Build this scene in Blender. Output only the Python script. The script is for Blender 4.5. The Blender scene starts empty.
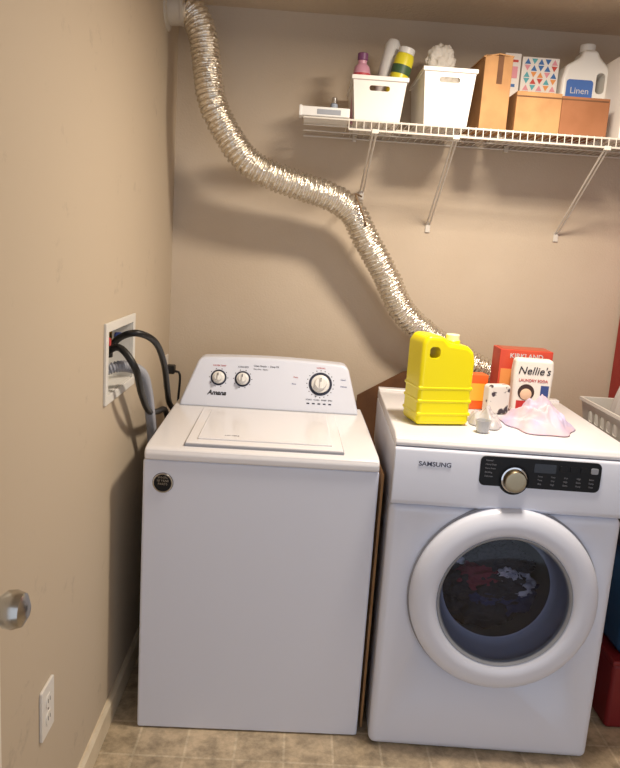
import bpy, bmesh, math, random
from mathutils import Vector, Matrix, noise
random.seed(3)
S=bpy.context.scene
def lin(c):
    return tuple(((v/255)/12.92 if v/255<=.04045 else ((v/255+.055)/1.055)**2.4) for v in c)+(1,)
MATS={}
def mat(name,rgb,rough=.5,metal=0,var=None,vscale=5,bump=0,bscale=50,spec=.5,coat=0,trans=0,alpha=1,vlo=.4,vhi=.65):
    if name in MATS: return MATS[name]
    m=bpy.data.materials.new(name);m.use_nodes=True;nt=m.node_tree;b=nt.nodes["Principled BSDF"]
    b.inputs["Base Color"].default_value=lin(rgb);b.inputs["Roughness"].default_value=rough
    b.inputs["Metallic"].default_value=metal;b.inputs["Specular IOR Level"].default_value=spec
    b.inputs["Coat Weight"].default_value=coat;b.inputs["Transmission Weight"].default_value=trans;b.inputs["Alpha"].default_value=alpha
    tc=nt.nodes.new("ShaderNodeTexCoord")
    if var:
        n=nt.nodes.new("ShaderNodeTexNoise");n.inputs["Scale"].default_value=vscale;n.inputs["Detail"].default_value=5
        r=nt.nodes.new("ShaderNodeValToRGB");r.color_ramp.elements[0].color=lin(rgb);r.color_ramp.elements[1].color=lin(var)
        r.color_ramp.elements[0].position=vlo;r.color_ramp.elements[1].position=vhi
        nt.links.new(tc.outputs["Object"],n.inputs["Vector"]);nt.links.new(n.outputs["Fac"],r.inputs[0]);nt.links.new(r.outputs[0],b.inputs["Base Color"])
    if bump:
        n=nt.nodes.new("ShaderNodeTexNoise");n.inputs["Scale"].default_value=bscale;n.inputs["Detail"].default_value=4
        bp=nt.nodes.new("ShaderNodeBump");bp.inputs["Strength"].default_value=bump;bp.inputs["Distance"].default_value=.01
        nt.links.new(tc.outputs["Object"],n.inputs["Vector"]);nt.links.new(n.outputs["Fac"],bp.inputs["Height"]);nt.links.new(bp.outputs[0],b.inputs["Normal"])
    MATS[name]=m;return m
def empty(name,loc=(0,0,0),rz=0,parent=None,rx=0):
    e=bpy.data.objects.new(name,None);e.empty_display_size=.05;S.collection.objects.link(e)
    e.location=loc;e.rotation_euler=(rx,0,rz);e.parent=parent;return e
def mk(name,parent,verts,faces,m,smooth=False,bevel=0,seg=3,loc=None,rot=None):
    me=bpy.data.meshes.new(name);me.from_pydata([tuple(v) for v in verts],[],faces)
    bm=bmesh.new();bm.from_mesh(me);bmesh.ops.recalc_face_normals(bm,faces=bm.faces);bm.to_mesh(me);bm.free()
    o=bpy.data.objects.new(name,me);S.collection.objects.link(o);o.parent=parent
    if m: me.materials.append(m)
    if smooth or bevel:
        for p in me.polygons:p.use_smooth=True
    if bevel:
        b=o.modifiers.new("b","BEVEL");b.width=bevel;b.segments=seg;b.limit_method='ANGLE';b.angle_limit=math.radians(35);b.harden_normals=True
    if loc:o.location=loc
    if rot:o.rotation_euler=rot
    return o
BF=[(0,1,2,3),(4,5,6,7),(0,1,5,4),(1,2,6,5),(2,3,7,6),(3,0,4,7)]
def box(name,parent,lo,hi,m,bevel=0,seg=3,rot=None):
    c=[(a+b)/2 for a,b in zip(lo,hi)];h=[(b-a)/2 for a,b in zip(lo,hi)]
    v=[(sx*h[0],sy*h[1],sz*h[2]) for sz in(-1,1) for sx,sy in((-1,-1),(1,-1),(1,1),(-1,1))]
    return mk(name,parent,v,BF,m,bevel=bevel,seg=seg,loc=c,rot=rot)
def prism(name,parent,pts,a,b,m,axis='y',bevel=0,seg=3,rot=None,loc=None):
    n=len(pts)
    f={'y':lambda p,t:(p[0],t,p[1]),'x':lambda p,t:(t,p[0],p[1]),'z':lambda p,t:(p[0],p[1],t)}[axis]
    v=[f(p,a) for p in pts]+[f(p,b) for p in pts]
    F=[tuple(range(n)),tuple(range(n,2*n))]+[(i,(i+1)%n,n+(i+1)%n,n+i) for i in range(n)]
    return mk(name,parent,v,F,m,bevel=bevel,seg=seg,rot=rot,loc=loc)
def rrect(x0,x1,z0,z1,r,n=6):
    o=[]
    for cx,cz,a0 in((x1-r,z1-r,0),(x0+r,z1-r,90),(x0+r,z0+r,180),(x1-r,z0+r,270)):
        for i in range(n+1):
            a=math.radians(a0+90*i/n);o.append((cx+r*math.cos(a),cz+r*math.sin(a)))
    return o
def lathe(name,parent,prof,m,seg=64,axis='z',loc=(0,0,0),rot=None,smooth=True):
    v=[];F=[];n=len(prof)
    for r,h in prof:
        for i in range(seg):
            a=2*math.pi*i/seg;c,s=r*math.cos(a),r*math.sin(a)
            v.append((c,s,h) if axis=='z' else ((c,h,s) if axis=='y' else (h,c,s)))
    for k in range(n-1):
        for i in range(seg):
            j=(i+1)%seg;F.append((k*seg+i,k*seg+j,(k+1)*seg+j,(k+1)*seg+i))
    o=mk(name,parent,v,F,m,smooth=smooth,loc=loc,rot=rot)
    bm=bmesh.new();bm.from_mesh(o.data);bmesh.ops.remove_doubles(bm,verts=bm.verts,dist=1e-6);bmesh.ops.recalc_face_normals(bm,faces=bm.faces);bm.to_mesh(o.data);bm.free()
    if smooth:
        e=o.modifiers.new("es","EDGE_SPLIT");e.split_angle=math.radians(40)
    return o
def cyl(name,parent,c,r,h,m,axis='z',seg=40,bv=.002,r2=None,rot=None):
    r2=r if r2 is None else r2
    return lathe(name,parent,[(0,0),(r-bv,0),(r,bv),(r2,h-bv),(r2-bv,h),(0,h)],m,seg,axis,loc=c,rot=rot)
def catmull(P,n):
    P=[Vector(p) for p in P];P=[P[0]*2-P[1]]+P+[P[-1]*2-P[-2]];o=[]
    for i in range(1,len(P)-2):
        for k in range(n):
            t=k/n;a,b,c,d=P[i-1:i+3]
            o.append(.5*((2*b)+(c-a)*t+(2*a-5*b+4*c-d)*t*t+(3*b-a-3*c+d)*t**3))
    o.append(P[-2]);return o
def resample(pts,step):
    L=[0]
    for a,b in zip(pts,pts[1:]):L.append(L[-1]+(b-a).length)
    N=max(2,int(L[-1]/step));o=[];j=0
    for i in range(N+1):
        s=L[-1]*i/N
        while j<len(L)-2 and L[j+1]<s:j+=1
        t=(s-L[j])/max(1e-9,L[j+1]-L[j]);o.append(pts[j].lerp(pts[j+1],t))
    return o
def sweep(name,parent,P,r,m,seg=12,step=.01,rf=None,curve=True):
    pts=resample(catmull(P,12) if curve else [Vector(p) for p in P],step)
    v=[];F=[];N=len(pts);u=None
    for i,p in enumerate(pts):
        t=(pts[min(i+1,N-1)]-pts[max(i-1,0)]).normalized()
        if u is None:u=t.orthogonal().normalized()
        u=(u-t*u.dot(t)).normalized();w=t.cross(u)
        for k in range(seg):
            a=2*math.pi*k/seg;rr=rf(i,k,p) if rf else r
            v.append(p+(u*math.cos(a)+w*math.sin(a))*rr)
    for i in range(N-1):
        for k in range(seg):F.append((i*seg+k,i*seg+(k+1)%seg,(i+1)*seg+(k+1)%seg,(i+1)*seg+k))
    F+=[tuple(range(seg)),tuple(range((N-1)*seg,N*seg))]
    return mk(name,parent,v,F,m,smooth=True)
def text(name,parent,s,size,loc,m,rx=90,rz=0,ext=.0004,align='CENTER',sx=1,shear=0,off=0):
    c=bpy.data.curves.new(name,"FONT");c.body=s;c.size=size;c.extrude=ext;c.align_x=align;c.align_y='CENTER';c.shear=shear;c.offset=off
    o=bpy.data.objects.new(name,c);S.collection.objects.link(o);o.parent=parent;o.location=loc;o.rotation_euler=(math.radians(rx),0,math.radians(rz));o.scale=(sx,1,1);c.materials.append(m);return o
def boolcut(o,cutters):
    bpy.context.view_layer.update()
    for c in cutters:
        b=o.modifiers.new("c","BOOLEAN");b.object=c;b.operation='DIFFERENCE';b.solver='EXACT'
    bpy.context.view_layer.update()
    me=bpy.data.meshes.new_from_object(o.evaluated_get(bpy.context.evaluated_depsgraph_get()))
    o.modifiers.clear();o.data=me
    for c in cutters:bpy.data.objects.remove(c)
def heap(name,parent,c,rx,ry,h,m,seed=0,n=48,fold=1,rz=0,folds=5,fs=14,edge=2.2):
    v=[(0,0,h*1.0*.7)];F=[]
    K=n;A=96
    for k in range(1,K+1):
        q=k/K
        for i in range(A):
            a=2*math.pi*i/A;out=1+.22*noise.noise(Vector((math.cos(a)*1.6+seed,math.sin(a)*1.6,seed)))+.06*math.sin(a*folds+seed)
            x,y=math.cos(a)*q*out*rx,math.sin(a)*q*out*ry
            z=h*max(0,(1-q**edge))
            wv=noise.noise(Vector((x*8,y*8,seed+3)))*.03
            p=Vector(((x+wv)*fs+seed*7,(y+wv)*fs*.6,seed))
            rd=1-abs(noise.noise(p))*2
            rd2=1-abs(noise.noise(p*2.1+Vector((5,1,0))))*2
            z*=(.62+.4*rd*fold+.16*rd2*fold)
            v.append((x,y,max(z,.0)+.001*(1-q)))
    for i in range(A):F.append((0,1+i,1+(i+1)%A))
    for k in range(K-1):
        for i in range(A):
            a=1+k*A;F.append((a+i,a+(i+1)%A,a+A+(i+1)%A,a+A+i))
    F.append(tuple(1+(K-1)*A+i for i in range(A)))
    return mk(name,parent,v,F,m,smooth=True,loc=c,rot=(0,0,rz))
def blob(name,parent,c,r,m,seed,amp=.35,sc=(1,1,1)):
    bm=bmesh.new();bmesh.ops.create_icosphere(bm,subdivisions=5,radius=1)
    for q in bm.verts:
        d=1+amp*(1-2*abs(noise.noise(q.co*1.8+Vector((seed,0,0)))))*.6+amp*.4*noise.noise(q.co*4+Vector((0,seed,0)))+amp*.2*(1-2*abs(noise.noise(q.co*5+Vector((seed,seed,0)))))
        q.co=Vector((q.co.x*sc[0],q.co.y*sc[1],q.co.z*sc[2]))*d*r
    me=bpy.data.meshes.new(name);bm.to_mesh(me);bm.free()
    for p in me.polygons:p.use_smooth=True
    me.materials.append(m);o=bpy.data.objects.new(name,me);S.collection.objects.link(o);o.parent=parent;o.location=c;return o

# ---------- materials
WALL=mat("wall_paint",(202,187,167),.75,var=(197,181,160),vscale=2.5,bump=.12,bscale=160)
CEIL=mat("ceiling_paint",(204,188,166),.9,bump=.5,bscale=70)
ENAM=mat("white_enamel",(218,223,237),.3,coat=.2)
ENAMTOP=mat("white_enamel_top",(228,227,230),.24,coat=.25)
WPL=mat("white_plastic",(226,225,222),.4)
GREYP=mat("grey_plastic",(150,154,162),.35)
DARK=mat("dark_plastic",(8,8,11),.38,spec=.3)
BLK=mat("black_rubber",(14,14,15),.45)
INK=mat("ink_dark",(30,34,56),.5)
INKB=mat("ink_blue",(50,70,130),.5)
INKR=mat("ink_red",(185,40,40),.5)
NICK=mat("satin_nickel",(176,172,164),.22,metal=1)
CHROME=mat("chrome",(215,215,215),.12,metal=1)
CARD=mat("cardboard",(184,138,90),.8,var=(168,124,80),vscale=12)
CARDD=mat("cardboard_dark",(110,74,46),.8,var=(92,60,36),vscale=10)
TRIM=mat("trim_paint",(222,208,182),.5,var=(206,190,162),vscale=8)
WIRE=mat("shelf_wire",(214,208,198),.35)
SEAM=mat("seam_grey",(150,152,160),.6)
FL=bpy.data.materials.new("vinyl_tile");FL.use_nodes=True;nt=FL.node_tree;b=nt.nodes["Principled BSDF"];b.inputs["Roughness"].default_value=.4
tc=nt.nodes.new("ShaderNodeTexCoord");br=nt.nodes.new("ShaderNodeTexBrick");br.offset=0;br.squash=1
br.inputs["Scale"].default_value=1;br.inputs["Brick Width"].default_value=.15;br.inputs["Row Height"].default_value=.15;br.inputs["Mortar Size"].default_value=.005;br.inputs["Mortar Smooth"].default_value=.6
br.inputs["Color1"].default_value=lin((200,183,156));br.inputs["Color2"].default_value=lin((182,166,140));br.inputs["Mortar"].default_value=lin((208,194,168))
n1=nt.nodes.new("ShaderNodeTexNoise");n1.inputs["Scale"].default_value=16;n1.inputs["Detail"].default_value=8;n1.inputs["Roughness"].default_value=.72
r1=nt.nodes.new("ShaderNodeValToRGB");r1.color_ramp.elements[0].color=(.40,.385,.36,1);r1.color_ramp.elements[1].color=(1.1,1.07,1.04,1);r1.color_ramp.elements[0].position=.35;r1.color_ramp.elements[1].position=.62
mx=nt.nodes.new("ShaderNodeMix");mx.data_type='RGBA';mx.blend_type='MULTIPLY';mx.inputs["Factor"].default_value=.85
L=nt.links.new;L(tc.outputs["Object"],br.inputs["Vector"]);L(tc.outputs["Object"],n1.inputs["Vector"]);L(n1.outputs["Fac"],r1.inputs[0]);L(br.outputs["Color"],mx.inputs["A"]);L(r1.outputs[0],mx.inputs["B"]);L(mx.outputs["Result"],b.inputs["Base Color"])
LW=bpy.data.materials.new("wall_paint_scuffed");LW.use_nodes=True;nt=LW.node_tree;b=nt.nodes["Principled BSDF"];b.inputs["Roughness"].default_value=.7
tc=nt.nodes.new("ShaderNodeTexCoord");n1=nt.nodes.new("ShaderNodeTexNoise");n1.inputs["Scale"].default_value=9;n1.inputs["Detail"].default_value=7;n1.inputs["Roughness"].default_value=.7
r1=nt.nodes.new("ShaderNodeValToRGB");e=r1.color_ramp.elements;e[0].position=.61;e[0].color=lin((193,178,156));e[1].position=.75;e[1].color=lin((170,156,137))
L=nt.links.new;L(tc.outputs["Object"],n1.inputs["Vector"]);L(n1.outputs["Fac"],r1.inputs[0]);L(r1.outputs[0],b.inputs["Base Color"])

# ---------- room
H=2.401
box("floor",None,(-.12,-3.7,-.1),(2.75,.12,0),FL)
wb=box("wall_back",None,(-.12,0,0),(2.75,.12,H),WALL)
wl=box("wall_left",None,(-.12,-3.7,0),(0,0,H),LW)
c=box("cut",None,(-.085,-.975,1.072),(.05,-.675,1.258),None)
boolcut(wl,[c])
box("wall_right_bounce",None,(2.63,-3.7,0),(2.75,0,H),WALL)  # unseen side wall, added to bounce light into the room
box("ceiling",None,(-.12,-3.7,H),(2.75,.12,H+.1),CEIL)
prism("baseboard_left",None,[(0,0),(.014,0),(.014,.07),(.006,.082),(0,.082)],-1.84,-.001,TRIM,'y')
prism("baseboard_back",None,[(0,0),(-.014,0),(-.014,.07),(-.006,.082),(0,.082)],.015,2.63,TRIM,'x')
d=empty("door_1",(0,-.085,0))
DP=mat("door_paint",(226,218,204),.45)
box("leaf",d,(.03,-2.58,.01),(.068,-1.765,2.03),DP,.003)
for z0,z1 in((.15,.85),(1.05,1.85)):
    box("moulding",d,(.066,-2.48,z0),(.071,-1.90,z1),DP,.002)
lathe("knob",d,[(0,0),(.033,0),(.033,.006),(.014,.010),(.012,.03),(.018,.036),(.028,.048),(.0295,.060),(.025,.073),(.012,.080),(0,.081)],NICK,48,'x',loc=(.068,-1.855,.955))
cyl("latch",d,(.049,-1.766,.955),.009,.006,NICK,'y')

o=empty("wall_outlet",(0,-1.45,.437))
OW=mat("outlet_white",(226,222,214),.35)
prism("plate",o,rrect(-.04,.04,-.063,.063,.006),.0,.007,OW,'x',bevel=.002)
for z in(-.022,.022):
    prism("socket",o,rrect(-.017,.017,z-.015,z+.015,.012),.006,.009,OW,'x')
    for y in(-.006,.006):box("slot",o,(.0088,y-.001,z-.004),(.0095,y+.001,z+.006),DARK)
cyl("screw",o,(.007,0,0),.003,.001,NICK,'x',bv=.0003)
o=empty("power_outlet",(0,-.075,1.0))
prism("plate",o,rrect(-.036,.036,-.06,.06,.006),.0,.006,OW,'x',bevel=.002)
box("plug",o,(.006,-.02,-.015),(.04,.02,.02),BLK,.005)
sweep("cord",o,[(.035,0,-.005),(.06,0,-.02),(.055,0,-.15),(.04,0,-.5),(.03,0,-.8)],.005,BLK)

o=empty("washer_supply_box")
P=mat("supply_box_plastic",(222,220,214),.45)
y0,y1,z0,z1=-.975,-.675,1.072,1.258
box("back",o,(-.084,y0,z0),(-.078,y1,z1),P)
box("side_1",o,(-.084,y0,z0),(-.0,y0+.006,z1),P);box("side_2",o,(-.084,y1-.006,z0),(0,y1,z1),P)
box("bottom",o,(-.084,y0,z0),(0,y1,z0+.006),P);box("top",o,(-.084,y0,z1-.006),(0,y1,z1),P)
box("flange_top",o,(0,y0-.022,z1-.004),(.008,y1+.022,z1+.022),P,.002);box("flange_bottom",o,(0,y0-.022,z0-.022),(.008,y1+.022,z0+.004),P,.002)
box("flange_a",o,(0,y0-.022,z0),(.008,y0+.004,z1),P,.002);box("flange_b",o,(0,y1-.004,z0),(.008,y1+.022,z1),P,.002)
for i,(yy,cm) in enumerate(((-.89,INKR),(-.76,INKB))):
    cyl("valve_body",o,(-.05,yy,1.17),.011,.06,mat("brass",(190,150,80),.3,metal=1),'z')
    cyl("valve_handle",o,(-.03,yy,1.215),.014,.02,cm,'x')
    cyl("coupling",o,(-.05,yy,1.15),.014,.02,BLK,'z')
hz=empty("washer_hoses")
sweep("hose_cold",hz,[(-.05,-.76,1.155),(-.045,-.77,1.17),(-.01,-.79,1.215),(.045,-.80,1.235),(.085,-.72,1.20),(.088,-.58,1.11),(.08,-.46,1.00),(.07,-.36,.93),(.075,-.24,.84),(.10,-.19,.6),(.2,-.2,.55)],.0105,BLK)
sweep("hose_hot",hz,[(-.05,-.89,1.155),(-.03,-.895,1.175),(.02,-.91,1.205),(.07,-.92,1.15),(.072,-.84,1.06),(.066,-.70,.975),(.062,-.54,.935),(.062,-.38,.90),(.06,-.24,.76),(.13,-.18,.5),(.25,-.2,.5)],.0105,BLK)
def corr(r,a,per):
    return lambda i,k,p:r+a*math.sin(i*2*math.pi/per)
sweep("drain_hose",hz,[(-.05,-.95,1.10),(-.02,-.935,1.135),(.03,-.90,1.15),(.065,-.82,1.12),(.068,-.74,1.05),(.062,-.66,.96),(.055,-.58,.86),(.045,-.48,.7),(.05,-.4,.5),(.07,-.24,.3)],.016,mat("grey_hose",(150,152,160),.5),seg=14,step=.0022,rf=corr(.0145,.0024,4))

# ---------- washer
w=empty("top_load_washer",(.0975,-.9229,0),.0132)
box("cabinet",w,(0.000,.006,.002),(.698,.63,.881),ENAM,.008,4)
prism("deck",w,[(.000,.881),(-.001,.904),(.008,.916),(.03,.922),(.52,.932),(.63,.932),(.632,.881)],.004,.696,ENAMTOP,'x',bevel=.009,seg=4)
box("lid_groove",w,(.115,.026,.910),(.591,.478,.9302),SEAM,.004)
prism("lid",w,[(.030,.915),(.030,.9315),(.038,.935),(.47,.941),(.474,.915)],.118,.588,ENAMTOP,'x',bevel=.004)
box("lid_panel",w,(.150,.06,.932),(.556,.44,.9412),ENAMTOP,.003)
text("lid_label",w,"LIFT HERE",.010,(.25,.10,.9414),INK,rx=0)
a=math.atan(.35);ZB=.928
def con(x,z,back=0):
    return (x,.525+(z-ZB)*.35 if not back else .66,z)
x0,x1,xt0,xt1,zt=.022,.676,.078,.634,1.104
out=[(x0,ZB),(x0+.003,ZB+.02)]
for i in range(9):
    t=i/8;an=math.pi-math.radians(15)-t*(math.pi/2-math.radians(15));out.append((xt0+.03+.034*math.cos(an),zt-.034+.034*math.sin(an)))
for i in range(1,8):
    t=i/8;out.append((xt0+.03+(xt1-xt0-.06)*t,zt+.008*math.sin(math.pi*t)))
for i in range(9):
    t=i/8;an=math.pi/2-t*(math.pi/2-math.radians(15));out.append((xt1-.03+.034*math.cos(an),zt-.034+.034*math.sin(an)))
out+=[(x1-.003,ZB+.02),(x1,ZB)]
n=len(out);V=[con(*p) for p in out]+[con(*p,1) for p in out]
mk("console",w,V,[tuple(range(n)),tuple(range(n,2*n))]+[(i,(i+1)%n,n+(i+1)%n,n+i) for i in range(n)],ENAM,bevel=.009,seg=4)
box("console_shadow_strip",w,(.024,.517,.926),(.672,.53,.933),GREYP,.002)  # grey strip stands in for the shadow along the console base
f=empty("console_face",(0,.525,ZB),0,w,rx=-a)
def dial(x,z,r,big):
    lathe("dial_ring",f,[(r,0),(r,-.0015),(r*.80,-.0015),(r*.80,0)],INK,48,'y',loc=(x,0,z))
    lathe("dial_knob",f,[(r*.78,0),(r*.76,-.008),(r*.55,-.011),(r*.5,-.02),(r*.46,-.024),(0,-.025)],WPL,48,'y',loc=(x,0,z))
    box("dial_grip",f,(x-r*.1,-.03,z-r*.48),(x+r*.1,-.02,z+r*.48),WPL,.002)
    box("dial_pointer",f,(x-.0012,-.031,z+r*.1),(x+.0012,-.0299,z+r*.45),INK)
    for i in range(20 if big else 10):
        an=2*math.pi*i/(20 if big else 10);rr=r*1.16
        box("tick",f,(x+rr*math.cos(an)-.0015,-.0008,z+rr*math.sin(an)-.0015),(x+rr*math.cos(an)+.0015,.0005,z+rr*math.sin(an)+.0015),INK)
dial(.532,.110,.043,1);dial(.158,.112,.029,0);dial(.246,.112,.029,0)
text("logo",f,"Amana",.024,(.155,-.0005,.055),mat("ink_black",(15,15,25),.4),shear=.25,off=.0008)
for x,z,s,t,mm in((.158,.156,.008,"WATER TEMP",INKR),(.246,.156,.008,"LOAD SIZE",INK),(.33,.163,.009,"Clean Simple  -  Deep Fill",INK),(.31,.151,.006,"Heavy Duty   Agitator",INK),(.532,.169,.008,"NORMAL",INKR),(.615,.13,.007,"Casual",INKB),(.618,.105,.007,"Delicate",INKB),(.44,.13,.007,"Heavy",INKR),(.435,.105,.007,"Rinse",INKB),(.53,.050,.0075,"START   WASH   RINSE   SPIN",INK)):
    text("label",f,t,s,(x,-.0005,z),mm)
for i in range(5):box("indicator",f,(.485+i*.02,-.001,.034),(.495+i*.02,.0005,.0385),INK)
lathe("badge",w,[(0,-.0025),(.024,-.0025),(.024,-.003),(.029,-.003),(.031,0)],DARK,48,'y',loc=(.060,.005,.812))
lathe("badge_ring",w,[(.026,-.0035),(.029,-.0035),(.030,-.002)],CHROME,48,'y',loc=(.060,.005,.812))
text("badge_text",w,"WHIRL\n10 YEAR\nPARTS",.010,(.060,.0015,.819),CHROME)

# ---------- dryer
d=empty("front_load_dryer",(.8285,-.942,0),-.030);d.scale=(1,1,1.025)
dc=(.360,.516)
body=box("body",d,(0,.0,.002),(.686,.70,.780),ENAM,.022,5)
cut=cyl("cut",d,(dc[0],-.05,dc[1]),.195,.5,mat("drum_grey",(120,122,130),.4),'y',64)
boolcut(body,[cut])
prism("control_fascia",d,[(-.002,.782),(-.014,.795),(-.014,.90),(-.006,.945),(.0,.950),(.70,.950),(.70,.782)],0,.686,ENAM,'x',bevel=.012,seg=4)
prism("top_plate",d,[(.004,.951),(-.002,.960),(.008,.975),(.05,.984),(.66,.986),(.70,.983),(.70,.951)],0,.686,ENAMTOP,'x',bevel=.01,seg=4)
box("back_rail",d,(.0,.66,.982),(.686,.70,.992),ENAMTOP,.004)
def sc(P,k=.965):return [(r*k,h) for r,h in P]
DL=(dc[0],0,dc[1])
lathe("door_frame",d,sc([(.287,.003),(.290,-.006),(.289,-.024),(.281,-.036),(.262,-.046),(.24,-.049),(.222,-.046),(.210,-.038),(.205,-.026)]),ENAM,96,'y',loc=DL)
lathe("door_seam",d,sc([(.295,.003),(.295,-.003),(.287,-.003)]),SEAM,96,'y',loc=DL)
lathe("door_bezel",d,[(.2025,-.032),(.199,-.038),(.193,-.034),(.188,-.02)],GREYP,96,'y',loc=DL)
lathe("door_bowl",d,[(.198,-.028),(.190,.0),(.181,.04),(.172,.065),(.166,.07)],mat("bowl_highlight_plastic",(150,158,182),.2),96,'y',loc=DL)  # lighter grey-blue bowl colour paints in the highlights inside the door
G=bpy.data.materials.new("door_glass");G.use_nodes=True;nt=G.node_tree;nt.nodes.clear()
oo=nt.nodes.new("ShaderNodeOutputMaterial");ms=nt.nodes.new("ShaderNodeMixShader");tr=nt.nodes.new("ShaderNodeBsdfTransparent");gl=nt.nodes.new("ShaderNodeBsdfGlossy");fr=nt.nodes.new("ShaderNodeFresnel")
tr.inputs[0].default_value=(.88,.90,.95,1);gl.inputs["Roughness"].default_value=.06;fr.inputs[0].default_value=1.45
nt.links.new(fr.outputs[0],ms.inputs[0]);nt.links.new(tr.outputs[0],ms.inputs[1]);nt.links.new(gl.outputs[0],ms.inputs[2]);nt.links.new(ms.outputs[0],oo.inputs[0])
lathe("door_glass",d,[(.197,-.028),(.17,-.033),(.12,-.037),(.06,-.039),(0,-.040)],G,96,'y',loc=DL)
lathe("drum",d,[(.194,.072),(.194,.44),(.0,.445)],mat("drum_steel",(135,137,143),.4,metal=.3),64,'y',loc=DL)
prism("control_panel",d,rrect(.248,.596,.858,.944,.016),-.0165,-.010,DARK,'y',bevel=.0015)
lathe("panel_lobe",d,[(0,-.0165),(.044,-.0165),(.045,-.012),(.045,-.008)],DARK,48,'y',loc=(.348,0,.880))
lathe("knob_ring",d,[(.037,-.016),(.037,-.020),(.033,-.021)],CHROME,48,'y',loc=(.348,0,.880))
lathe("knob",d,[(.033,-.016),(.0325,-.036),(.029,-.042),(.02,-.043),(0,-.041)],mat("knob_silver",(165,152,126),.3,metal=1),48,'y',loc=(.348,0,.880))
SC=mat("lcd_grey",(30,33,40),.2)
WINK=mat("ink_white",(200,200,205),.5);WD=mat("ink_grey",(130,132,140),.5)
prism("display",d,rrect(.402,.465,.906,.932,.003),-.018,-.0163,SC,'y')
for i in range(5):
    text("cycle_label",d,["Normal","Heavy Duty","Perm Press","Bedding","Delicates"][i],.0065,(.262,-.0168,.932-i*.0115),WD,align='LEFT')
for r in range(3):
    for cI in range(5):
        text("option_label",d,["Temp","Time","Dry","High","Extra"][(cI+r)%5],.0065,(.422+cI*.037,-.0168,.895-r*.011),WD)
for cI in range(4):
    prism("button",d,rrect(.475+cI*.030,.496+cI*.030,.912,.929,.004),-.019,-.016,GREYP if cI==3 else DARK,'y',bevel=.001)
text("brand_label",d,"SAMSUNG",.018,(.118,-.0146,.908),mat("ink_slate",(60,64,90),.4),off=.0003,sx=1.15)
lp=empty("laundry_pile",(-.01,-.015,0.012))
M1=mat("cloth_black",(40,40,50),.9);M2=mat("cloth_maroon",(104,44,60),.9);M3=mat("cloth_grey",(176,176,194),.9,var=(124,126,146),vscale=30);M4=mat("cloth_navy",(48,54,90),.9)
for i,(x,z,y,r,mm) in enumerate(((1.10,.41,-.70,.075,M1),(1.19,.385,-.72,.085,M1),(1.29,.41,-.70,.08,M4),(1.12,.475,-.75,.055,M1),(1.17,.50,-.76,.05,M2),(1.235,.475,-.76,.06,M1),(1.295,.475,-.75,.045,M3),(1.20,.55,-.74,.05,M1),(1.115,.54,-.70,.045,M3),(1.255,.555,-.73,.05,M1),(1.305,.53,-.72,.04,M1),(1.22,.60,-.70,.045,M1),(1.20,.44,-.775,.035,M4),(1.26,.515,-.775,.024,M3),(1.15,.60,-.68,.04,M1),(1.08,.47,-.70,.03,M3))):
    blob("garment",lp,(x,y,z),r*.95,mm,i*3.1,.6,(1.2,.7,.75))

# ---------- foil duct
FOIL=mat("foil",(232,226,214),.25,metal=.95,bump=.7,bscale=60)
du=empty("foil_dryer_duct")
def foil(i,k,p):
    ph=(i%7)/7;s=abs(math.sin(math.pi*ph))
    j=noise.noise(Vector((i*.13,k*.7,0)))*.004
    return .0432+.0092*s+j
sweep("flex_hose",du,[(.05,-.235,2.315),(.09,-.238,2.300),(.126,-.245,2.235),(.145,-.25,2.148),(.173,-.27,2.007),(.232,-.27,1.900),(.319,-.27,1.803),(.461,-.25,1.750),(.609,-.22,1.714),(.701,-.19,1.664),(.763,-.17,1.570),(.846,-.15,1.447),(.935,-.13,1.302),(1.05,-.11,1.210),(1.20,-.10,1.125),(1.34,-.10,1.05),(1.44,-.10,.92),(1.47,-.10,.7),(1.42,-.105,.45),(1.3,-.11,.25)],.05,FOIL,seg=28,step=.0025,rf=foil)
DG=mat("duct_collar_paint",(196,186,170),.5)
lathe("wall_collar",du,[(0,.0),(.078,0),(.078,.006),(.060,.010),(.058,.05),(.061,.052),(.061,.062),(.056,.064),(.05,.064)],DG,56,'x',loc=(0,-.235,2.315))
lathe("hose_clamp",du,[(.056,-.006),(.058,-.006),(.058,.006),(.056,.006)],CHROME,40,'x',loc=(.066,-.235,2.315))
sweep("tie_strap",du,[(.745,-.02,1.735),(.715,-.13,1.735),(.71,-.235,1.715),(.735,-.25,1.66),(.765,-.20,1.60),(.77,-.10,1.60),(.75,-.02,1.70)],.0035,mat("strap",(120,96,70),.7))

# ---------- wire shelf
bm=bmesh.new()
def wire(a,b,r=.0025,seg=6):
    a,b=Vector(a),Vector(b);t=(b-a).normalized();u=t.orthogonal().normalized();q=t.cross(u);R=[]
    for p in(a,b):
        R.append([bm.verts.new(p+(u*math.cos(2*math.pi*k/seg)+q*math.sin(2*math.pi*k/seg))*r) for k in range(seg)])
    for k in range(seg):bm.faces.new((R[0][k],R[0][(k+1)%seg],R[1][(k+1)%seg],R[1][k]))
    bm.faces.new(R[0]);bm.faces.new(R[1])
ZS=1.957;X0,X1=.655,2.6
for y,z,r in((-.40,ZS-.003,.0035),(-.403,ZS-.033,.0035),(-.27,ZS-.005,.0028),(-.14,ZS-.005,.0028),(-.012,ZS-.005,.0035)):
    wire((X0 if z<ZS-.01 else .50,y,z),(X1,y,z),r)
x=X0
while x<X1:
    wire((x,-.006,ZS),(x,-.402,ZS),.0018,5);wire((x,-.402,ZS),(x,-.405,ZS-.034),.0018,5);x+=.0254
BR=((.745,1.745),(1.022,1.636),(1.542,1.634))
for bx,fz in BR:
    for dx in(-.006,.006):wire((bx+dx,-.40,ZS-.034),(bx+dx,-.008,fz+.01),.0036,6)
me=bpy.data.meshes.new("wire_shelf");bm.to_mesh(me);bm.free();me.materials.append(WIRE)
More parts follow.
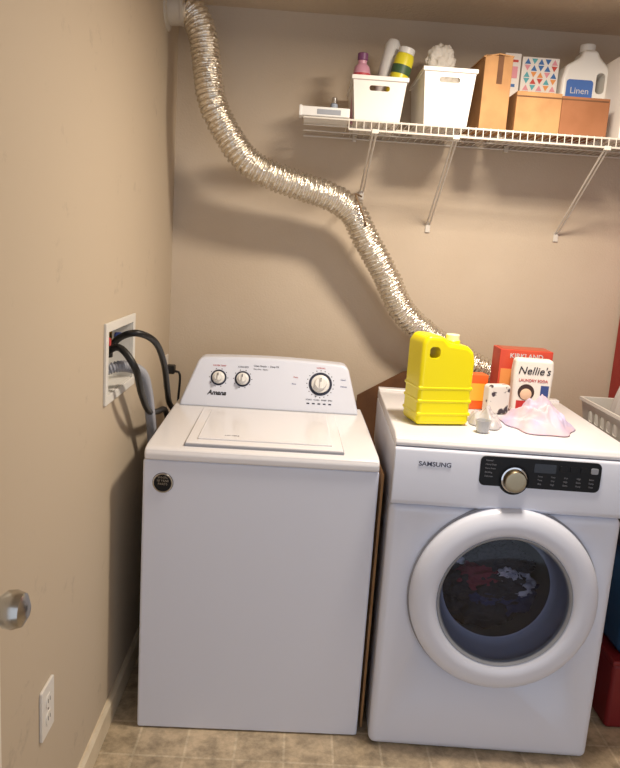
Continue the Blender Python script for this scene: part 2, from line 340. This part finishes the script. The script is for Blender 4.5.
ws=bpy.data.objects.new("wire_shelf",me);S.collection.objects.link(ws)
for bx,fz in BR:
    box("bracket_foot",ws,(bx-.010,-.008,fz-.022),(bx+.010,0,fz+.018),WIRE,.003)
    box("bracket_clip",ws,(bx-.012,-.41,ZS-.043),(bx+.012,-.395,ZS-.028),WIRE,.003)
for x in(.7,1.3,1.9):box("wall_clip",ws,(x-.008,-.02,ZS-.015),(x+.008,0,ZS+.01),WIRE,.002)
t=empty("power_strip")
box("housing",t,(.487,-.407,ZS+.001),(.655,-.36,ZS+.032),WPL,.004)
box("label",t,(.545,-.4082,ZS+.008),(.625,-.4068,ZS+.024),GREYP)
box("end_cap",t,(.484,-.409,ZS+.0),(.494,-.358,ZS+.034),WPL,.002)
box("back_plate",t,(.50,-.36,ZS+.001),(.655,-.24,ZS+.006),WPL,.002)
for i in range(3):prism("socket",t,rrect(.51+i*.045,.535+i*.045,-.395,-.372,.004),ZS+.0315,ZS+.0328,GREYP,'z')
t=empty("small_bottle",(.603,-.31,ZS+.006))
cyl("bottle",t,(0,0,0),.013,.055,mat("bottle_clear",(150,160,175),.15),'z');cyl("cap",t,(0,0,.055),.009,.022,CHROME)

# ---------- shelf items
SH=ZS+.003
def openbin(name,x0,x1,yf,depth,h,m,taper=.015,slot=True,z=SH,tk=.004):
    e=empty(name,((x0+x1)/2,yf+depth/2,z));wv=(x1-x0)/2;dv=depth/2
    def ring(a,b,zz):return [(-a,-b,zz),(a,-b,zz),(a,b,zz),(-a,b,zz)]
    V=ring(wv-taper,dv-taper,0)+ring(wv,dv,h)+ring(wv-tk,dv-tk,h)+ring(wv-taper-tk,dv-taper-tk,tk)
    F=[(0,1,2,3)]
    for k in range(3):
        for i in range(4):F.append((k*4+i,k*4+(i+1)%4,(k+1)*4+(i+1)%4,(k+1)*4+i))
    F.append((12,13,14,15))
    o=mk("shell",e,V,F,m)
    if slot:
        c=prism("cut",e,rrect(-.035,.035,h-.045,h-.028,.008),-dv-.05,-dv+.03,None,'y')
        boolcut(o,[c])
    for nm,lo,hi in(("rim_front",(-wv-.005,-dv-.005,h-.012),(wv+.005,-dv+.002,h+.002)),("rim_back",(-wv-.005,dv-.002,h-.012),(wv+.005,dv+.005,h+.002)),("rim_left",(-wv-.005,-dv,h-.012),(-wv+.002,dv,h+.002)),("rim_right",(wv-.002,-dv,h-.012),(wv+.005,dv,h+.002))):
        box(nm,e,lo,hi,m,.002)
    return e
BIN=mat("bin_white",(232,228,222),.4)
openbin("storage_bin",.66,.845,-.37,.30,.145,BIN)
openbin("storage_bin",.898,1.075,-.38,.32,.186,BIN)
def bottle(name,loc,r,h,m,mc,tilt=(0,0),cap=.03):
    e=empty(name,loc);e.rotation_euler=(tilt[0],tilt[1],0)
    lathe("body",e,[(0,0),(r*.9,0),(r,.006),(r,h*.8),(r*.85,h*.9),(r*.5,h*.95),(r*.5,h),(0,h)],m,32)
    cyl("cap",e,(0,0,h),r*.6,cap,mc);return e
e=bottle("shampoo_bottle",(.695,-.25,SH+.006),.031,.215,mat("bottle_pink",(206,150,170),.3),mat("cap_purple",(120,70,110),.4),cap=.025)
lathe("label",e,[(.0315,.13),(.032,.13),(.032,.17),(.0315,.17)],mat("label_red",(190,60,70),.5),32)
e=empty("lotion_tube",(.757,-.20,SH+.006));e.rotation_euler=(0,.16,0)
lathe("body",e,[(0,0),(.02,0),(.021,.03),(.026,.06),(.032,.2),(.028,.29),(.018,.308),(0,.31)],WPL,32)
e=empty("cleaner_bottle",(.79,-.25,SH+.006));e.rotation_euler=(0,.22,0)
lathe("body",e,[(0,0),(.028,0),(.034,.01),(.034,.235),(.030,.25),(0,.252)],mat("bottle_yellow",(222,210,50),.35),32)
lathe("label",e,[(.0342,.18),(.0347,.18),(.0347,.21),(.0342,.21)],mat("label_green",(60,90,60),.5),32)
cyl("cap",e,(0,0,.25),.029,.022,WPL)
e=empty("tissue_bag",(.985,-.22,SH+.006))
TW=mat("tissue_white",(222,216,206),.8)
blob("crumple",e,(-.0,0,.14),.055,TW,4,.3,(1.05,.9,1.3));blob("tuft",e,(-.01,0,.235),.038,TW,9,.45,(1.1,.7,1.3))
e=empty("cardboard_box",(1.142,-.25,SH),.04)
box("carton",e,(-.046,-.12,0),(.050,.11,.24),CARD,.002)
box("flap_left",e,(-.052,-.12,.237),(-.0,.11,.241),CARD,rot=(0,math.radians(-12),0));box("flap_right",e,(.0,-.12,.241),(.052,.11,.245),CARD,rot=(0,math.radians(6),0))
box("tape",e,(-.001,-.1212,.15),(.018,-.1202,.24),CARDD)
e=empty("flat_cardboard_carton",(1.378,-.315,SH))
box("carton_light",e,(-.160,-.07,0),(-.005,.08,.130),CARD,.002)
box("carton_dark",e,(-.004,-.07,0),(.16,.08,.124),mat("carton_brown",(150,98,64),.8,var=(138,88,54),vscale=9),.002)
box("edge_tape",e,(-.160,-.0715,.112),(.155,-.0702,.116),CARDD)
PW=mat("paper_white",(232,226,218),.6)
cols=[mat("print_red",(196,70,60),.6),mat("print_blue",(60,110,170),.6),mat("print_teal",(90,170,180),.6),mat("print_orange",(226,150,80),.6),mat("print_pink",(222,150,160),.6)]
e=empty("patterned_gift_box",(1.362,-.14,SH))
box("carton",e,(-.085,-.05,0),(.05,.05,.292),PW,.002)
random.seed(2)
for r in range(8):
    for cI in range(5):
        x=-.065+cI*.0245;z=.11+r*.0225;up=(r+cI)%2
        pts=[(x-.011,z),(x+.011,z),(x,z+.019)] if up else [(x-.011,z+.019),(x+.011,z+.019),(x,z)]
        prism("print",e,pts,-.0512,-.0502,random.choice(cols),'y')
e=empty("medicine_carton",(1.242,-.15,SH))
box("carton",e,(-.03,-.04,0),(.03,.05,.30),PW,.002);box("print_logo",e,(-.024,-.0412,.215),(.02,-.0402,.255),cols[4]);box("print_line",e,(-.024,-.0412,.185),(.015,-.0402,.195),cols[1]);box("print_line_b",e,(-.024,-.0412,.27),(.02,-.0402,.278),cols[0])
e=empty("detergent_jug",(1.42,-.17,SH));e.scale=(1.14,1,1.1)
j=prism("body",e,[(x,z) for x,z in((0,0),(.15,0),(.155,.22),(.14,.25),(.115,.275),(.105,.295),(.06,.295),(.052,.27),(.01,.245),(0,.20))],-.045,.045,mat("jug_white",(232,230,224),.35),bevel=.012,seg=4)
c=prism("cut",e,rrect(.108,.136,.16,.225,.012),-.06,.06,None);boolcut(j,[c])
cyl("cap",e,(.0825,0,.293),.024,.026,MATS["jug_white"])
prism("label",e,rrect(.015,.100,.08,.20,.01),-.0462,-.0452,mat("label_blue",(70,110,180),.4));text("label_text",e,"Linen",.028,(.058,-.0466,.165),WINK)
e=empty("detergent_carton",(1.582,-.385,SH))
box("carton",e,(0,0,0),(.12,.2,.285),PW,.002);text("print_name",e,"Oxi Clean",.024,(.062,-.0006,.23),cols[1]);box("print_band",e,(.003,-.0008,.14),(.117,.0,.17),cols[0]);box("print_band_b",e,(.003,-.0008,.02),(.117,.0,.09),cols[3])

# ---------- items on dryer
T=1.0115
YL=mat("yellow_hdpe",(240,226,8),.32,spec=.5)
e=empty("yellow_jug",(.975,-.745,T),.22)
j=prism("body",e,[(-.087,0),(.087,0),(.089,.20),(.083,.230),(.062,.246),(.0,.254),(-.02,.274),(-.072,.276),(-.087,.25)],-.062,.062,YL,bevel=.02,seg=5)
c=prism("cut",e,rrect(-.064,-.030,.207,.242,.012),-.1,.1,None);boolcut(j,[c])
for z in(.035,.075,.115):
    box("rib",e,(-.0885,-.0635,z-.006),(.0895,.0635,z+.006),YL,.0055,3)
cyl("neck",e,(.033,0,.242),.024,.016,YL);cyl("cap",e,(.033,0,.252),.021,.024,mat("cap_pale",(228,228,190),.4))
RB=mat("box_red",(206,78,50),.5,var=(192,56,42),vscale=9)
e=empty("laundry_pods_box",(1.332,-.42,T),-.03)
box("carton",e,(-.092,-.055,0),(.092,.055,.208),RB,.002)
box("top_print",e,(-.082,-.045,.2082),(.082,.045,.2092),mat("print_rust",(176,92,66),.6))
text("print_name",e,"KIRKLAND",.024,(-.0,-.0556,.186),WINK,off=.0004);box("print_panel",e,(-.085,-.0562,.02),(-.04,-.0552,.14),cols[3])
e=empty("washing_soda_pouch",(1.340,-.525,T),-.06)
prism("pouch",e,[(-.064,0),(.064,0),(.068,.15),(.064,.188),(-.064,.188),(-.068,.15)],-.026,.026,PW,bevel=.012,seg=4)
text("print_name",e,"Nellie's",.037,(0,-.0272,.148),mat("ink_black2",(30,25,30),.5),off=.0001,shear=.2)
text("print_sub",e,"LAUNDRY SODA",.013,(0,-.0272,.115),INKR,off=.0001)
lathe("print_hair",e,[(0,-.0272),(.028,-.0272),(.028,-.026)],mat("print_hair",(60,40,36),.6),24,'y',loc=(-.02,0,.074))
lathe("print_face",e,[(0,-.0277),(.019,-.0277),(.020,-.027)],mat("print_skin",(226,190,160),.6),24,'y',loc=(-.02,0,.067))
box("print_dress",e,(-.05,-.0276,.012),(.02,-.0265,.044),INKR);box("print_stripe",e,(.028,-.0276,.03),(.055,-.0265,.10),INKB)
e=empty("orange_detergent_box",(1.145,-.50,T),.1)
box("carton",e,(-.045,-.03,0),(.045,.03,.12),mat("box_orange",(234,100,30),.45),.002);box("print_panel",e,(-.03,-.0308,.03),(.035,-.03,.09),mat("print_yellow",(240,180,60),.5))
e=empty("dryer_sheet_pack",(1.212,-.575,T),.3)
prism("pack",e,rrect(-.042,.042,0,.10,.012),-.02,.02,mat("pack_print",(224,220,214),.5,var=(60,50,60),vscale=28,vlo=.55,vhi=.6),bevel=.008)
heap("plastic_bag",None,(1.138,-.735,T),.055,.08,.045,mat("film",(206,204,208),.22,alpha=.75),3,fold=1.4,fs=26)
PK=mat("cloth_pink",(224,194,202),.85,var=(190,184,218),vscale=12)
heap("pink_cloth",None,(1.305,-.735,T),.108,.125,.092,PK,8,fold=.95,rz=.35,fs=24,folds=3,edge=1.25)
e=empty("measuring_cup",(1.10,-.855,T))
cm=mat("cup_clear",(200,202,206),.2,alpha=.8)
lathe("cup",e,[(0,0),(.018,0),(.023,.036),(.024,.036),(.021,.036),(.016,.003),(0,.003)],cm,32)

# ---------- between / behind machines
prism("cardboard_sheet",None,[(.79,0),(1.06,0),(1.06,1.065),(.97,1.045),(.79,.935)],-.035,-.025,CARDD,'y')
box("folded_carton",None,(.8085,-.86,0),(.8165,-.30,.86),CARD,.001)
e=empty("red_storage_crate",(1.64,-.80,0))
CRD=mat("crate_red",(120,20,24),.5)
box("crate",e,(0,0,0),(.4,.43,.235),CRD,.015);box("crate_lid",e,(-.006,-.006,.232),(.406,.436,.25),CRD,.006)
e=empty("blue_tote",(1.66,-.78,.251))
box("tote",e,(0,0,0),(.36,.40,.36),mat("tote_blue",(26,66,100),.45),.03);box("tote_lid",e,(-.006,-.006,.35),(.366,.406,.375),mat("lid_navy",(28,36,60),.5),.008)
e=empty("dark_storage_box",(1.64,-.75,.627))
box("shell",e,(0,0,0),(.36,.36,.19),mat("box_charcoal",(34,34,40),.6),.015);box("lid",e,(-.005,-.005,.185),(.365,.365,.205),MATS["box_charcoal"],.006)
b_=openbin("laundry_basket",1.578,1.95,-.73,.34,.22,mat("basket_white",(190,186,180),.5),.03,slot=False,z=.8335)
sh=[o for o in b_.children if o.name.startswith("shell")][0]
cs=[]
for k in range(7):
    for q in range(3):
        x=-.15+k*.05;cs.append(prism("cut",b_,rrect(x-.017,x+.017,.035+q*.055,.075+q*.055,.008,3),-.3,-.1,None,'y'))
for k in range(5):
    for q in range(3):
        y=-.11+k*.05;cs.append(prism("cut",b_,rrect(y-.017,y+.017,.035+q*.055,.075+q*.055,.008,3),-.3,-.1,None,'x'))
boolcut(sh,cs)
heap("yellow_towel",b_,(-.075,-.07,.006),.06,.055,.30,mat("towel_yellow",(226,206,60),.9),5,fold=.6,edge=4)
heap("grey_blanket",b_,(-.05,0.06,.006),.085,.065,.36,mat("blanket_grey",(176,170,168),.9),7,fold=.6,edge=4)
e=empty("red_cabinet",(1.845,-.34,0))
CR=mat("cabinet_red",(150,30,26),.45)
box("carcass",e,(0,0,.0),(.55,.33,1.75),CR,.006)
box("door_panel",e,(.01,-.018,.05),(.27,0,1.72),CR,.004);box("door_panel",e,(.28,-.018,.05),(.54,0,1.72),CR,.004)
cyl("pull",e,(.25,-.04,.95),.01,.022,NICK,'y')

# ---------- lights
def area(name,loc,size,power,col,rot=(0,0,0),shape='DISK'):
    l=bpy.data.lights.new(name,'AREA');l.shape=shape;l.size=size
    l.energy=power;l.color=col;o=bpy.data.objects.new(name,l);S.collection.objects.link(o);o.location=loc;o.rotation_euler=rot;return o
lx,ly=1.15,-1.05
area("ceiling_lamp_light",(lx,ly,H-.085),.24,32,(1,.87,.72))
e=empty("ceiling_lamp",(lx,ly,H))
lathe("lamp_base",e,[(0,-.0),(.15,-.0),(.15,-.03),(.12,-.04),(.12,-.075),(.0,-.08)],WPL,48)
w_=bpy.data.worlds.new("World");S.world=w_;w_.use_nodes=True
w_.node_tree.nodes["Background"].inputs[0].default_value=(.78,.85,1,1);w_.node_tree.nodes["Background"].inputs[1].default_value=1.2

# ---------- camera
pr,yw,rl=.1854,-.023,.0676
F_=Vector((-math.sin(yw)*math.cos(pr),math.cos(yw)*math.cos(pr),-math.sin(pr)));r_=Vector((math.cos(yw),math.sin(yw),0));u_=r_.cross(F_)
r2=r_*math.cos(rl)+u_*math.sin(rl);u2=u_*math.cos(rl)-r_*math.sin(rl)
M=Matrix(((r2.x,u2.x,-F_.x,.5246),(r2.y,u2.y,-F_.y,-2.9331),(r2.z,u2.z,-F_.z,1.5137),(0,0,0,1)))
cd=bpy.data.cameras.new("camera");cd.sensor_width=36;cd.lens=712.767*36/768;cd.clip_start=.02
co=bpy.data.objects.new("camera",cd);S.collection.objects.link(co);co.matrix_world=M;S.camera=co
S.view_settings.view_transform='Standard';S.view_settings.exposure=0
